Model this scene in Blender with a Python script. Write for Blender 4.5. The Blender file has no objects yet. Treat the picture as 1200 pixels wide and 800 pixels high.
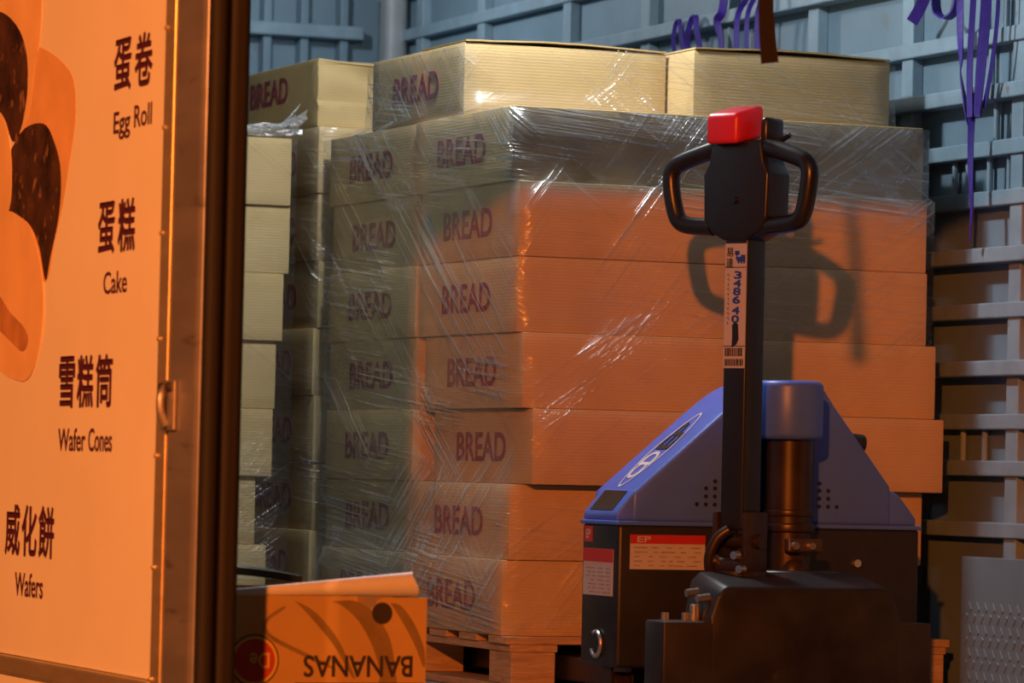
import bpy, bmesh, math, random
from mathutils import Vector, Matrix, noise

sc = bpy.context.scene
COL = sc.collection
R = math.radians

# ---------------------------------------------------------------- camera, world, lights, exposure
# the truck is the frame of reference: x = across the load bed, y = into it, z = up from its floor
PSI, PIT, ROLL = R(22), math.atan(150 / 5000), R(1.3)
fwd = Vector((math.sin(PSI) * math.cos(PIT), math.cos(PSI) * math.cos(PIT), math.sin(PIT)))
rt0 = Vector((math.cos(PSI), -math.sin(PSI), 0))
up0 = rt0.cross(fwd)
rt = rt0 * math.cos(ROLL) + up0 * math.sin(ROLL)
up = up0 * math.cos(ROLL) - rt0 * math.sin(ROLL)
cam_d = bpy.data.cameras.new('camera')
cam_d.sensor_width = 36
cam_d.lens = 150
cam_d.clip_start = .05
cam_d.dof.use_dof = True
cam_d.dof.focus_distance = 9.7
cam_d.dof.aperture_fstop = 7
cam = bpy.data.objects.new('camera', cam_d)
m = Matrix((rt, up, -fwd)).transposed().to_4x4()
m.translation = (0, 0, .52)
cam.matrix_world = m
COL.objects.link(cam)
sc.camera = cam

w = bpy.data.worlds.new('night_sky')
sc.world = w
w.use_nodes = True
w.node_tree.nodes['Background'].inputs[0].default_value = (.70, .66, .66, 1)
w.node_tree.nodes['Background'].inputs[1].default_value = .014

def lamp(name, loc, power, color, radius):
    d = bpy.data.lights.new(name, 'POINT')
    d.energy = power
    d.color = color
    d.shadow_soft_size = radius
    o = bpy.data.objects.new(name, d)
    o.location = loc
    COL.objects.link(o)
    return o
lamp('sodium_point_light', (-2.44, -2.74, 3.4), 4350, (1, .225, .028), .10)  # street lamp shining in through the rear opening
lamp('sodium_point_light', (-7.0, 3.2, 4.2), 4500, (1, .30, .072), .15)  # unseen second lamp, added to brighten the advertising board
lamp('ceiling_point_light', (4.05, 12.3, 2.25), 26, (.93, .97, 1), .05)  # unseen lamp deeper in the truck, added to lift the back wall
lamp('ceiling_point_light', (3.665, 9.335, 2.22), 66, (.93, .97, 1), .05)  # the truck's own ceiling lamp above the front stack

sc.view_settings.view_transform = 'Standard'
sc.view_settings.look = 'None'
sc.view_settings.gamma = 1
sc.view_settings.exposure = 0
sc.view_settings.use_curve_mapping = False

# ---------------------------------------------------------------- materials
def nmat(name):
    mt = bpy.data.materials.new(name)
    mt.use_nodes = True
    nt = mt.node_tree
    b = nt.nodes['Principled BSDF']
    return mt, nt, b

def nd(nt, kind, **kw):
    n = nt.nodes.new(kind)
    for k, v in kw.items():
        setattr(n, k, v)
    return n

def surface(name, c, rough=.6, metal=0, var=.12, scale=9, stretch=(1, 1, 1), bump=.0, bscale=60, spec=.5, dirt=None, coat=0):
    """colour with procedural variation (Object coordinates), optional bump and blotchy dirt"""
    mt, nt, b = nmat(name)
    tc = nd(nt, 'ShaderNodeTexCoord')
    mp = nd(nt, 'ShaderNodeMapping')
    mp.inputs['Scale'].default_value = stretch
    nt.links.new(tc.outputs['Object'], mp.inputs[0])
    nz = nd(nt, 'ShaderNodeTexNoise')
    nz.inputs['Scale'].default_value = scale
    nz.inputs['Detail'].default_value = 5
    nt.links.new(mp.outputs[0], nz.inputs[0])
    rp = nd(nt, 'ShaderNodeValToRGB')
    rp.color_ramp.elements[0].position = .3
    rp.color_ramp.elements[1].position = .7
    rp.color_ramp.elements[0].color = tuple(v * (1 - var) for v in c) + (1,)
    rp.color_ramp.elements[1].color = tuple(min(1, v * (1 + var)) for v in c) + (1,)
    nt.links.new(nz.outputs[0], rp.inputs[0])
    last = rp.outputs[0]
    if dirt:
        n2 = nd(nt, 'ShaderNodeTexNoise')
        n2.inputs['Scale'].default_value = dirt[1]
        n2.inputs['Detail'].default_value = 8
        nt.links.new(mp.outputs[0], n2.inputs[0])
        r2 = nd(nt, 'ShaderNodeValToRGB')
        r2.color_ramp.elements[0].position = dirt[2]
        r2.color_ramp.elements[1].position = dirt[2] + .12
        nt.links.new(n2.outputs[0], r2.inputs[0])
        mx = nd(nt, 'ShaderNodeMix', data_type='RGBA')
        nt.links.new(r2.outputs[0], mx.inputs[0])
        nt.links.new(last, mx.inputs[6])
        mx.inputs[7].default_value = tuple(dirt[0]) + (1,)
        last = mx.outputs[2]
    nt.links.new(last, b.inputs['Base Color'])
    b.inputs['Roughness'].default_value = rough
    b.inputs['Metallic'].default_value = metal
    b.inputs['Specular IOR Level'].default_value = spec
    b.inputs['Coat Weight'].default_value = coat
    if bump:
        n3 = nd(nt, 'ShaderNodeTexNoise')
        n3.inputs['Scale'].default_value = bscale
        nt.links.new(mp.outputs[0], n3.inputs[0])
        bp = nd(nt, 'ShaderNodeBump')
        bp.inputs['Strength'].default_value = bump
        bp.inputs['Distance'].default_value = .004
        nt.links.new(n3.outputs[0], bp.inputs['Height'])
        nt.links.new(bp.outputs[0], b.inputs['Normal'])
    return mt

def cardboard(name, c):
    mt, nt, b = nmat(name)
    tc = nd(nt, 'ShaderNodeTexCoord')
    nz = nd(nt, 'ShaderNodeTexNoise')
    nz.inputs['Scale'].default_value = 7
    nz.inputs['Detail'].default_value = 6
    nt.links.new(tc.outputs['Object'], nz.inputs[0])
    rp = nd(nt, 'ShaderNodeValToRGB')
    rp.color_ramp.elements[0].position = .3
    rp.color_ramp.elements[1].position = .7
    rp.color_ramp.elements[0].color = tuple(v * .9 for v in c) + (1,)
    rp.color_ramp.elements[1].color = tuple(v * 1.06 for v in c) + (1,)
    nt.links.new(nz.outputs[0], rp.inputs[0])
    nt.links.new(rp.outputs[0], b.inputs['Base Color'])
    b.inputs['Roughness'].default_value = .78
    b.inputs['Specular IOR Level'].default_value = .25
    wv = nd(nt, 'ShaderNodeTexWave', bands_direction='Z')      # corrugation flutes showing through
    wv.inputs['Scale'].default_value = 42
    wv.inputs['Distortion'].default_value = 1.2
    nt.links.new(tc.outputs['Object'], wv.inputs[0])
    bp = nd(nt, 'ShaderNodeBump')
    bp.inputs['Strength'].default_value = .12
    bp.inputs['Distance'].default_value = .002
    nt.links.new(wv.outputs[1], bp.inputs['Height'])
    nt.links.new(bp.outputs[0], b.inputs['Normal'])
    return mt

def wood(name, c):
    mt, nt, b = nmat(name)
    tc = nd(nt, 'ShaderNodeTexCoord')
    mp = nd(nt, 'ShaderNodeMapping')
    mp.inputs['Scale'].default_value = (3, 3, 30)
    nt.links.new(tc.outputs['Object'], mp.inputs[0])
    nz = nd(nt, 'ShaderNodeTexNoise')
    nz.inputs['Scale'].default_value = 4
    nz.inputs['Detail'].default_value = 8
    nz.inputs['Distortion'].default_value = 1
    nt.links.new(mp.outputs[0], nz.inputs[0])
    rp = nd(nt, 'ShaderNodeValToRGB')
    rp.color_ramp.elements[0].position = .3
    rp.color_ramp.elements[0].color = tuple(v * .6 for v in c) + (1,)
    rp.color_ramp.elements[1].position = .65
    rp.color_ramp.elements[1].color = tuple(c) + (1,)
    nt.links.new(nz.outputs[0], rp.inputs[0])
    nt.links.new(rp.outputs[0], b.inputs['Base Color'])
    b.inputs['Roughness'].default_value = .8
    return mt

def film_material(name, base, amount, seed):
    """clear stretch film: see-through, with creases running along it that scatter and glint. UV = metres along the wrap, metres up"""
    mt = bpy.data.materials.new(name)
    mt.use_nodes = True
    nt = mt.node_tree
    for n in list(nt.nodes):
        nt.nodes.remove(n)
    out = nd(nt, 'ShaderNodeOutputMaterial')
    tc = nd(nt, 'ShaderNodeTexCoord')
    def streak(angle, length, width, lo, hi, off):
        mp = nd(nt, 'ShaderNodeMapping', vector_type='POINT')
        mp.inputs['Rotation'].default_value = (0, 0, R(angle))
        nt.links.new(tc.outputs['UV'], mp.inputs[0])
        m2 = nd(nt, 'ShaderNodeMapping')
        m2.inputs['Scale'].default_value = (1 / length, 1 / width, 1)
        m2.inputs['Location'].default_value = (off, off * 1.7, 0)
        nt.links.new(mp.outputs[0], m2.inputs[0])
        nz = nd(nt, 'ShaderNodeTexNoise')
        nz.inputs['Scale'].default_value = 1
        nz.inputs['Detail'].default_value = 2
        nt.links.new(m2.outputs[0], nz.inputs[0])
        mr = nd(nt, 'ShaderNodeMapRange')
        mr.inputs[1].default_value = lo
        mr.inputs[2].default_value = hi
        nt.links.new(nz.outputs[0], mr.inputs[0])
        return mr.outputs[0], nz.outputs[0]
    def math_(op, a, b):
        n = nd(nt, 'ShaderNodeMath', operation=op)
        for i, v in enumerate((a, b)):
            if isinstance(v, (int, float)):
                n.inputs[i].default_value = v
            else:
                nt.links.new(v, n.inputs[i])
        return n.outputs[0]
    s = seed
    dirs = ((5, .35, .007, s), (36, .55, .011, s + 3), (-35, .60, .010, s + 7), (-54, .6, .009, s + 11))
    patch, _ = streak(20, .35, .22, .35, .75, s + 5)       # where several layers of film overlap
    cr = hs = None
    at2 = nd(nt, 'ShaderNodeAttribute')
    at2.attribute_name = 'rise'
    for k, (an, ln, wd, of) in enumerate(dirs):
        c_, h_ = streak(an, ln, wd, .52, .72, of)
        reg, _ = streak(an, .9, .20, .49 if k < 3 else .53, .57 if k < 3 else .62, of + 21)    # each run of creases keeps to its own band
        if k > 1:
            reg = math_('MULTIPLY', reg, at2.outputs['Fac'])
        elif k == 1:
            reg = math_('MULTIPLY', reg, math_('SUBTRACT', 1.25, at2.outputs['Fac']))
        c_ = math_('MULTIPLY', c_, reg)
        h_ = math_('MULTIPLY', h_, math_('ADD', reg, .05))
        cr = c_ if cr is None else math_('ADD', cr, c_)
        hs = h_ if hs is None else math_('ADD', hs, h_)
    att = nd(nt, 'ShaderNodeAttribute')
    att.attribute_name = 'layers'
    fac = math_('ADD', math_('MULTIPLY', cr, amount), math_('MULTIPLY', math_('ADD', patch, .5), base))
    fac = math_('MULTIPLY', fac, att.outputs['Fac'])
    cl = nd(nt, 'ShaderNodeClamp')
    cl.inputs[2].default_value = .85
    nt.links.new(fac, cl.inputs[0])
    bp = nd(nt, 'ShaderNodeBump')
    bp.inputs['Strength'].default_value = 1
    bp.inputs['Distance'].default_value = .010
    nt.links.new(hs, bp.inputs['Height'])
    tr = nd(nt, 'ShaderNodeBsdfTransparent')
    tr.inputs[0].default_value = (.97, .97, .97, 1)
    gl = nd(nt, 'ShaderNodeBsdfGlossy')
    gl.inputs['Roughness'].default_value = .22
    gl.inputs['Color'].default_value = (.9, .9, .9, 1)
    nt.links.new(bp.outputs[0], gl.inputs['Normal'])
    df = nd(nt, 'ShaderNodeBsdfDiffuse')
    df.inputs[0].default_value = (.75, .75, .76, 1)
    nt.links.new(bp.outputs[0], df.inputs['Normal'])
    tl = nd(nt, 'ShaderNodeBsdfTranslucent')
    tl.inputs[0].default_value = (.75, .75, .76, 1)
    m1 = nd(nt, 'ShaderNodeMixShader')
    m1.inputs[0].default_value = .35
    nt.links.new(df.outputs[0], m1.inputs[1])
    nt.links.new(tl.outputs[0], m1.inputs[2])
    m2 = nd(nt, 'ShaderNodeMixShader')
    m2.inputs[0].default_value = .55
    nt.links.new(m1.outputs[0], m2.inputs[1])
    nt.links.new(gl.outputs[0], m2.inputs[2])
    m3 = nd(nt, 'ShaderNodeMixShader')
    nt.links.new(cl.outputs[0], m3.inputs[0])
    nt.links.new(tr.outputs[0], m3.inputs[1])
    nt.links.new(m2.outputs[0], m3.inputs[2])
    nt.links.new(m3.outputs[0], out.inputs[0])
    return mt

M = {}
M['card'] = cardboard('kraft_cardboard', (.60, .43, .20))
M['card_print'] = surface('maroon_print', (.26, .035, .06), .75, var=.25, scale=60)
M['wall'] = surface('blue_grey_wall_paint', (.155, .238, .305), .55, var=.10, scale=5, dirt=((.16, .15, .14), 9, .68), bump=.05)
M['wall_rail'] = surface('pale_blue_grey_rail_paint', (.21, .305, .375), .5, var=.12, scale=14, dirt=((.2, .16, .13), 22, .68))
M['post_paint'] = surface('white_grey_post_paint', (.30, .33, .35), .5, var=.08)
M['floor'] = surface('worn_steel_floor', (.12, .11, .10), .6, var=.3, scale=6)
M['dark_ceiling'] = surface('grey_ceiling_paint', (.20, .22, .23), .7)
M['asphalt'] = surface('asphalt', (.05, .05, .05), .9, var=.3, scale=20, bump=.3)
M['board'] = surface('white_advert_vinyl', (.80, .74, .66), .45, var=.03, scale=4)
M['advert_text'] = surface('dark_plum_print', (.075, .012, .04), .5, var=.05)
M['roll'] = surface('biscuit_print', (.72, .42, .20), .5, var=.10, scale=9)
M['roll_pale'] = surface('pale_biscuit_print', (.78, .50, .26), .5, var=.08, scale=8)
M['choc'] = surface('chocolate_print', (.055, .025, .014), .45, var=.6, scale=16, dirt=((.30, .16, .08), 26, .60))
M['roll_hole'] = surface('roll_shade_print', (.50, .24, .10), .5, var=.2, scale=12)
M['trim_metal'] = surface('brushed_edge_trim', (.62, .50, .36), .35, metal=.7, var=.1, stretch=(1, 1, 4))
M['post_metal'] = surface('grey_steel_post', (.30, .27, .29), .33, metal=.55, var=.15, scale=3, stretch=(1, 1, 5), dirt=((.12, .08, .06), 5, .62))
M['rubber'] = surface('brown_black_rubber', (.008, .0045, .004), .75, var=.25, scale=20, stretch=(6, 6, 1))
M['dark_metal'] = surface('dark_catch_steel', (.12, .09, .08), .4, metal=.7)
M['jack_black'] = surface('black_powder_coat', (.016, .014, .014), .42, var=.25, scale=10, dirt=((.035, .028, .024), 14, .64))
M['jack_steel'] = surface('worn_black_steel', (.022, .019, .019), .42, metal=.1, var=.4, scale=14, bump=.06, dirt=((.05, .044, .04), 18, .64))
M['plastic_black'] = surface('black_plastic', (.016, .015, .016), .30, var=.1, scale=30)
M['blue'] = surface('blue_cover_plastic', (.075, .165, .68), .38, var=.06, scale=8)
M['red'] = surface('red_button_plastic', (.72, .016, .035), .35, var=.05)
M['bolt'] = surface('bright_bolt_steel', (.65, .60, .55), .25, metal=.9)
M['brown_steel'] = surface('greasy_cylinder_steel', (.045, .028, .020), .36, metal=.4, var=.3, scale=12)
M['label_white'] = surface('label_white', (.54, .51, .50), .4, var=.05)
M['label_red'] = surface('label_red', (.50, .03, .03), .4, var=.05)
M['label_grey'] = surface('label_small_print', (.30, .25, .23), .5, var=.3, scale=80)
M['sticker_blue'] = surface('sticker_blue_ink', (.02, .06, .45), .5, var=.05)
M['ink_black'] = surface('black_ink', (.012, .011, .011), .5, var=.1)
M['decal_white'] = surface('white_decal', (.72, .72, .74), .4)
M['pallet'] = wood('pallet_wood', (.55, .36, .18))
M['fruit_card'] = surface('printed_yellow_card', (.62, .40, .13), .7, var=.06, scale=9)
M['fruit_inner'] = surface('plain_card_inside', (.50, .36, .20), .8)
M['fruit_shade'] = surface('printed_olive_band', (.30, .20, .07), .7, var=.15, scale=20)
M['fruit_red'] = surface('printed_red', (.55, .06, .03), .6)
M['fruit_yellow'] = surface('printed_bright_yellow', (.80, .55, .10), .6)
M['fruit_black'] = surface('printed_black', (.04, .03, .025), .7)
M['foam'] = surface('white_foam_sheet', (.90, .89, .88), .5, var=.03, bump=.1, bscale=90)
M['bag'] = surface('black_plastic_bag', (.025, .03, .04), .22, var=.2)
M['strap'] = surface('violet_webbing', (.042, .014, .25), .6, var=.2, scale=40)
M['strap_dark'] = surface('dark_brown_webbing', (.010, .006, .006), .7, var=.2, scale=40)
M['tape'] = surface('brown_tape', (.46, .33, .15), .3, var=.05)
M['shutter'] = surface('grey_shutter', (.30, .30, .30), .5)
M['film'] = film_material('stretch_film', .15, .62, 1.3)
M['film_back'] = film_material('stretch_film_further', .10, .35, 5.1)

# ---------------------------------------------------------------- mesh helpers
def obj(name, bm, mat, parent=None, smooth=False, auto=None):
    """link a bmesh as ONE object; the bmesh is in world space, the parent's location is taken off"""
    if parent is not None:
        inv = parent.matrix_basis.inverted() if parent.parent is None else (parent.parent.matrix_basis @ parent.matrix_basis).inverted()
        bmesh.ops.transform(bm, matrix=inv, verts=bm.verts)
    bmesh.ops.recalc_face_normals(bm, faces=bm.faces)
    me = bpy.data.meshes.new(name)
    bm.to_mesh(me)
    bm.free()
    me.materials.append(M[mat])
    if smooth:
        me.shade_smooth()
        if auto is not None:
            me.set_sharp_from_angle(angle=R(auto))
    o = bpy.data.objects.new(name, me)
    COL.objects.link(o)
    if parent is not None:
        o.parent = parent
    return o

def tag(o, label, cat, group=None):
    o['label'] = label
    o['category'] = cat
    if group:
        o['group'] = group
    return o

def thing(name, label, cat, loc=(0, 0, 0), rotz=0, group=None):
    o = bpy.data.objects.new(name, None)
    o.empty_display_size = .1
    COL.objects.link(o)
    o.matrix_basis = Matrix.Translation(loc) @ Matrix.Rotation(rotz, 4, 'Z')
    return tag(o, label, cat, group)

def struct(name, bm, mat, parent=None):
    o = obj(name, bm, mat, parent)
    o['kind'] = 'structure'
    return o

def NB():
    return bmesh.new()

def absorb(bm, part):
    me = bpy.data.meshes.new('t')
    part.to_mesh(me)
    part.free()
    bm.from_mesh(me)
    bpy.data.meshes.remove(me)
    return bm

def box(bm, x0, x1, y0, y1, z0, z1, bev=0, seg=2, mat=None):
    t = NB()
    bmesh.ops.create_cube(t, size=1)
    for v in t.verts:
        v.co = Vector(((x0 + x1) / 2 + v.co.x * (x1 - x0), (y0 + y1) / 2 + v.co.y * (y1 - y0), (z0 + z1) / 2 + v.co.z * (z1 - z0)))
    if bev:
        bmesh.ops.bevel(t, geom=list(t.edges), offset=bev, segments=seg, affect='EDGES', profile=.5)
    if mat is not None:
        bmesh.ops.transform(t, matrix=mat, verts=t.verts)
    return absorb(bm, t)

def cyl(bm, p0, p1, r0, r1=None, n=24, bev=0):
    t = NB()
    p0, p1 = Vector(p0), Vector(p1)
    r1 = r0 if r1 is None else r1
    d = p1 - p0
    bmesh.ops.create_cone(t, cap_ends=True, segments=n, radius1=r0, radius2=r1, depth=d.length)
    if bev:
        bmesh.ops.bevel(t, geom=[e for e in t.edges if len(e.link_faces) == 2 and any(len(f.verts) > 4 for f in e.link_faces)],
                        offset=bev, segments=3, affect='EDGES', profile=.5)
    q = Vector((0, 0, 1)).rotation_difference(d.normalized()).to_matrix().to_4x4()
    bmesh.ops.transform(t, matrix=Matrix.Translation((p0 + p1) / 2) @ q, verts=t.verts)
    return absorb(bm, t)

def prism(bm, pts, axis, a, b, bev=0, seg=2):
    """polygon pts extruded along 'x','y' or 'z' from a to b; pts are the other two coordinates in order"""
    t = NB()
    def P(p, k):
        return {'x': (k, p[0], p[1]), 'y': (p[0], k, p[1]), 'z': (p[0], p[1], k)}[axis]
    v0 = [t.verts.new(P(p, a)) for p in pts]
    v1 = [t.verts.new(P(p, b)) for p in pts]
    n = len(pts)
    t.faces.new(v0[::-1])
    t.faces.new(v1)
    for i in range(n):
        t.faces.new((v0[i], v0[(i + 1) % n], v1[(i + 1) % n], v1[i]))
    bmesh.ops.recalc_face_normals(t, faces=t.faces)
    if bev:
        bmesh.ops.bevel(t, geom=list(t.edges), offset=bev, segments=seg, affect='EDGES', profile=.5, clamp_overlap=True)
    bmesh.ops.triangulate(t, faces=[f for f in t.faces if len(f.verts) > 4])
    return absorb(bm, t)

def smooth_path(pts, k=6):
    P = [Vector(p) for p in pts]
    out = []
    for i in range(len(P) - 1):
        p0 = P[max(i - 1, 0)]
        p1, p2 = P[i], P[i + 1]
        p3 = P[min(i + 2, len(P) - 1)]
        for j in range(k):
            t = j / k
            out.append(.5 * ((2 * p1) + (p2 - p0) * t + (2 * p0 - 5 * p1 + 4 * p2 - p3) * t * t + (3 * p1 - p0 - 3 * p2 + p3) * t ** 3))
    out.append(P[-1])
    return out

def tube(bm, pts, r, n=14, k=6):
    P = smooth_path(pts, k)
    t = NB()
    rings = []
    ref = None
    for i, p in enumerate(P):
        d = (P[min(i + 1, len(P) - 1)] - P[max(i - 1, 0)]).normalized()
        if ref is None:
            ref = d.orthogonal().normalized()
        a = (ref - d * ref.dot(d)).normalized()
        ref = a
        b = d.cross(a)
        rr = r[i * (len(r) - 1) // (len(P) - 1)] if isinstance(r, (list, tuple)) else r
        rings.append([t.verts.new(p + (a * math.cos(2 * math.pi * j / n) + b * math.sin(2 * math.pi * j / n)) * rr) for j in range(n)])
    for u, v in zip(rings, rings[1:]):
        for j in range(n):
            t.faces.new((u[j], u[(j + 1) % n], v[(j + 1) % n], v[j]))
    t.faces.new(rings[0][::-1])
    t.faces.new(rings[-1])
    return absorb(bm, t)

def ribbon(bm, pts, width, thick=.003, side=(0, 1, 0), twist=0.0, k=7):
    """flat strap along pts; its width lies along `side` (turned gradually by twist turns)"""
    P = smooth_path(pts, k)
    t = NB()
    rings = []
    N = len(P)
    for i, p in enumerate(P):
        d = (P[min(i + 1, N - 1)] - P[max(i - 1, 0)]).normalized()
        s = Vector(side)
        s = (s - d * s.dot(d))
        s = s.normalized() if s.length > 1e-4 else d.orthogonal().normalized()
        s = Matrix.Rotation(2 * math.pi * twist * i / (N - 1), 3, d) @ s
        nrm = d.cross(s)
        wd = width[0] + (width[1] - width[0]) * i / (N - 1) if isinstance(width, tuple) else width
        rings.append([t.verts.new(p + s * a * wd / 2 + nrm * b * thick / 2) for a, b in ((-1, -1), (1, -1), (1, 1), (-1, 1))])
    for u, v in zip(rings, rings[1:]):
        for j in range(4):
            t.faces.new((u[j], u[(j + 1) % 4], v[(j + 1) % 4], v[j]))
    t.faces.new(rings[0][::-1])
    t.faces.new(rings[-1])
    return absorb(bm, t)

def text_bm(body, width, height, origin, xdir, ydir, bold=.02, depth=.0008):
    """lettering as a thin solid, fitted to width x height, its centre at origin"""
    cu = bpy.data.curves.new('t', 'FONT')
    cu.body = body
    cu.extrude = .5
    cu.resolution_u = 4
    o = bpy.data.objects.new('t', cu)
    COL.objects.link(o)
    dg = bpy.context.evaluated_depsgraph_get()
    dg.update()
    me = bpy.data.meshes.new_from_object(o.evaluated_get(dg))
    bm = NB()
    bm.from_mesh(me)
    bpy.data.objects.remove(o)
    bpy.data.curves.remove(cu)
    bpy.data.meshes.remove(me)
    xs = [v.co.x for v in bm.verts]
    ys = [v.co.y for v in bm.verts]
    X, Y = Vector(xdir).normalized(), Vector(ydir).normalized()
    Z = X.cross(Y)
    cx, cy = (min(xs) + max(xs)) / 2, (min(ys) + max(ys)) / 2
    sx, sy = width / (max(xs) - min(xs)), height / (max(ys) - min(ys))
    for v in bm.verts:
        v.co = Vector(origin) + X * (v.co.x - cx) * sx + Y * (v.co.y - cy) * sy + Z * v.co.z * depth
    if bold:
        base = bm.copy()
        for k in range(8):
            c = base.copy()
            a = 2 * math.pi * k / 8
            bmesh.ops.translate(c, verts=c.verts, vec=(X * math.cos(a) + Y * math.sin(a)) * bold * height * 1.1 + Z * (k - 4) * depth * .02)
            absorb(bm, c)
        base.free()
    return bm

# ---------------------------------------------------------------- the truck body (setting)
XL, XI, XR, YB, YE, ZC = 2.30, 2.345, 4.99, 7.10, 13.5, 2.36
b = box(NB(), XL, 5.10, YB, YE + .1, -.12, 0)
struct('floor', b, 'floor')
b = box(NB(), -40, 40, -30, 50, -1.15, -1.05)
struct('ground', b, 'asphalt')
b = box(NB(), XL, 5.10, YB, YE + .1, ZC, ZC + .06)
struct('ceiling', b, 'dark_ceiling')
b = box(NB(), XL, XI, YB + .22, YE + .1, 0, ZC)
struct('wall_left', b, 'wall')
wr = struct('wall_right', box(NB(), XR, 5.10, YB, YE + .1, 0, ZC), 'wall')
rails = [(2.25, 0), (2.10, 1), (1.955, 0), (1.785, 1), (1.60, 0), (1.462, 1), (1.327, 0), (1.205, 0), (1.066, 1), (.932, 0), (.791, 1), (.662, 0), (.549, 0), (.40, 0)]
for z, deep in rails:
    b = box(NB(), 4.935 if deep else 4.95, XR, YB + .02, YE, z - .019, z + .019, .004)
    # the track is carried on the wall sheet; bright front lip
    o = obj('rail', b, 'wall_rail', wr)
for y in (7.9, 8.48, 9.057, 9.64, 10.19, 10.75, 11.30, 11.89, 12.6, 13.15):
    b = box(NB(), 4.958, XR, y - .03, y + .03, 0, ZC, .003)
    obj('post', b, 'wall_rail', wr)
for y, z0, z1 in ((9.40, 1.205, 1.327), (9.33, 1.205, 1.327), (9.22, 1.205, 1.327), (9.12, 1.205, 1.327), (9.22, .549, .662), (9.10, .549, .662), (9.33, .549, .662),
                  (9.22, 1.462, 1.60), (9.15, 1.60, 1.785), (9.19, 1.327, 1.462)):
    b = cyl(NB(), (4.975, y, z0), (4.975, y, z1), .008, n=10)
    obj('pin', b, 'wall_rail', wr)
wb = struct('wall_back', box(NB(), XL, 5.10, YE, YE + .1, 0, ZC), 'wall')
for x in (3.2, 3.5, 3.8, 4.1, 4.38, 4.53, 4.66, 4.80):
    obj('rib', box(NB(), x - .014, x + .014, YE - .06, YE, 0, ZC, .004), 'wall', wb)
obj('rail', box(NB(), XI, 4.86, YE - .09, YE, 1.945, 1.99, .006), 'wall_rail', wb)
obj('rail', box(NB(), XI, 4.86, YE - .09, YE, 1.40, 1.445, .006), 'wall_rail', wb)
b = box(NB(), 4.895, 4.972, 13.28, 13.38, 0, ZC, .03, 4)
struct('trim_2', b, 'post_paint')
# half-lowered roller shutter at the rear opening (above the frame of the photo): slats
b = NB()
z = 1.585
while z < ZC:
    box(b, XI + .02, 4.92, 7.06, 7.085, z, z + .062, .008)
    z += .064
struct('door_1', b, 'shutter')
# rear corner post, next to the advertising board
b = box(NB(), XL - .02, XL + .042, YB, YB + .190, -.12, ZC + .06, .028, 5)
tr1 = struct('trim_1', b, 'post_metal')
for x0, x1 in ((2.283, 2.312), (2.315, 2.352)):
    b = box(NB(), x0, x1, YB - .035, YB + .004, -.1, ZC, .012, 4)
    obj('rubber_seal', b, 'rubber', tr1)

# advertising board fixed to the truck's outer side
bd = thing('advertising_board', 'large white board of biscuit pictures and bilingual product names on the truck side', 'sign', (XL, 7.9, .1))
XS = XL - .012
obj('board', box(NB(), XS, XL - .001, 7.350, 12.4, .128, 2.30), 'board', bd)
obj('board_margin', box(NB(), XS, XL - .001, 7.350, 12.4, -.10, .085), 'board', bd)
obj('edge_strip', box(NB(), XL - .018, XL - .001, 7.292, 7.349, -.1, 2.30, .003), 'trim_metal', bd)
obj('bottom_strip', box(NB(), XL - .022, XL - .001, 7.350, 12.4, .088, .126, .006), 'trim_metal', bd)
for z in (.13, .33, .53, .74, .93, 1.12, 1.30, 1.48):
    obj('rivet', cyl(NB(), (XL - .022, 7.338, z), (XL - .016, 7.338, z), .004, .006, 10), 'trim_metal', bd)
XP = XS - .0006
for body, y0, y1, z, h, bold in (
        ('蛋', 7.681, 7.575, 1.257, .095, .022), ('卷', 7.548, 7.442, 1.257, .095, .022), ('Egg', 7.676, 7.572, 1.144, .052, .014), ('Roll', 7.545, 7.437, 1.154, .040, .014),
        ('蛋', 7.760, 7.655, .956, .095, .022), ('糕', 7.630, 7.525, .956, .095, .022), ('Cake', 7.716, 7.567, .852, .041, .014),
        ('雪', 8.000, 7.895, .669, .096, .022), ('糕', 7.875, 7.770, .669, .096, .022), ('筒', 7.750, 7.645, .669, .096, .022), ('Wafer', 7.996, 7.812, .558, .043, .014), ('Cones', 7.790, 7.637, .558, .043, .014),
        ('威', 8.364, 8.258, .377, .098, .022), ('化', 8.241, 8.135, .377, .098, .022), ('餅', 8.118, 8.012, .377, .098, .022), ('Wafers', 8.282, 8.080, .270, .046, .014)):
    b = text_bm(body, y0 - y1, h, (XP, (y0 + y1) / 2, z), (0, -1, 0), (0, 0, 1), bold)
    obj('lettering', b, 'advert_text', bd)
def printed(name, pts, mat, lift):
    P = [Vector((0, p[0], p[1])) for p in pts]
    q = smooth_path(P + [P[0]], 5)[:-1]
    obj(name, prism(NB(), [(v.y, v.z) for v in q], 'x', XS - lift - .0004, XS - .0001), mat, bd)
printed('printed_biscuit', [(8.204, 1.338), (8.11, 1.317), (7.998, 1.279), (7.947, 1.242), (7.935, 1.175), (7.969, 1.095), (8.009, 1.014), (8.062, .941), (8.116, .868), (8.258, .924), (8.339, 1.099), (8.288, 1.233), (8.244, 1.299)], 'roll', .0004)
printed('printed_chocolate', [(8.396, 1.146), (8.296, 1.182), (8.158, 1.182), (8.081, 1.143), (8.027, 1.081), (8.031, .998), (8.084, .917), (8.116, .871), (8.166, .937), (8.233, .982), (8.33, 1.009), (8.409, 1.02)], 'choc', .0008)
printed('printed_biscuit', [(8.95, 1.50), (8.5, 1.49), (8.21, 1.50), (8.195, 1.441), (8.2, 1.363), (8.232, 1.306), (8.296, 1.182), (8.519, 1.19), (8.95, 1.25)], 'roll_pale', .0010)
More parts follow.
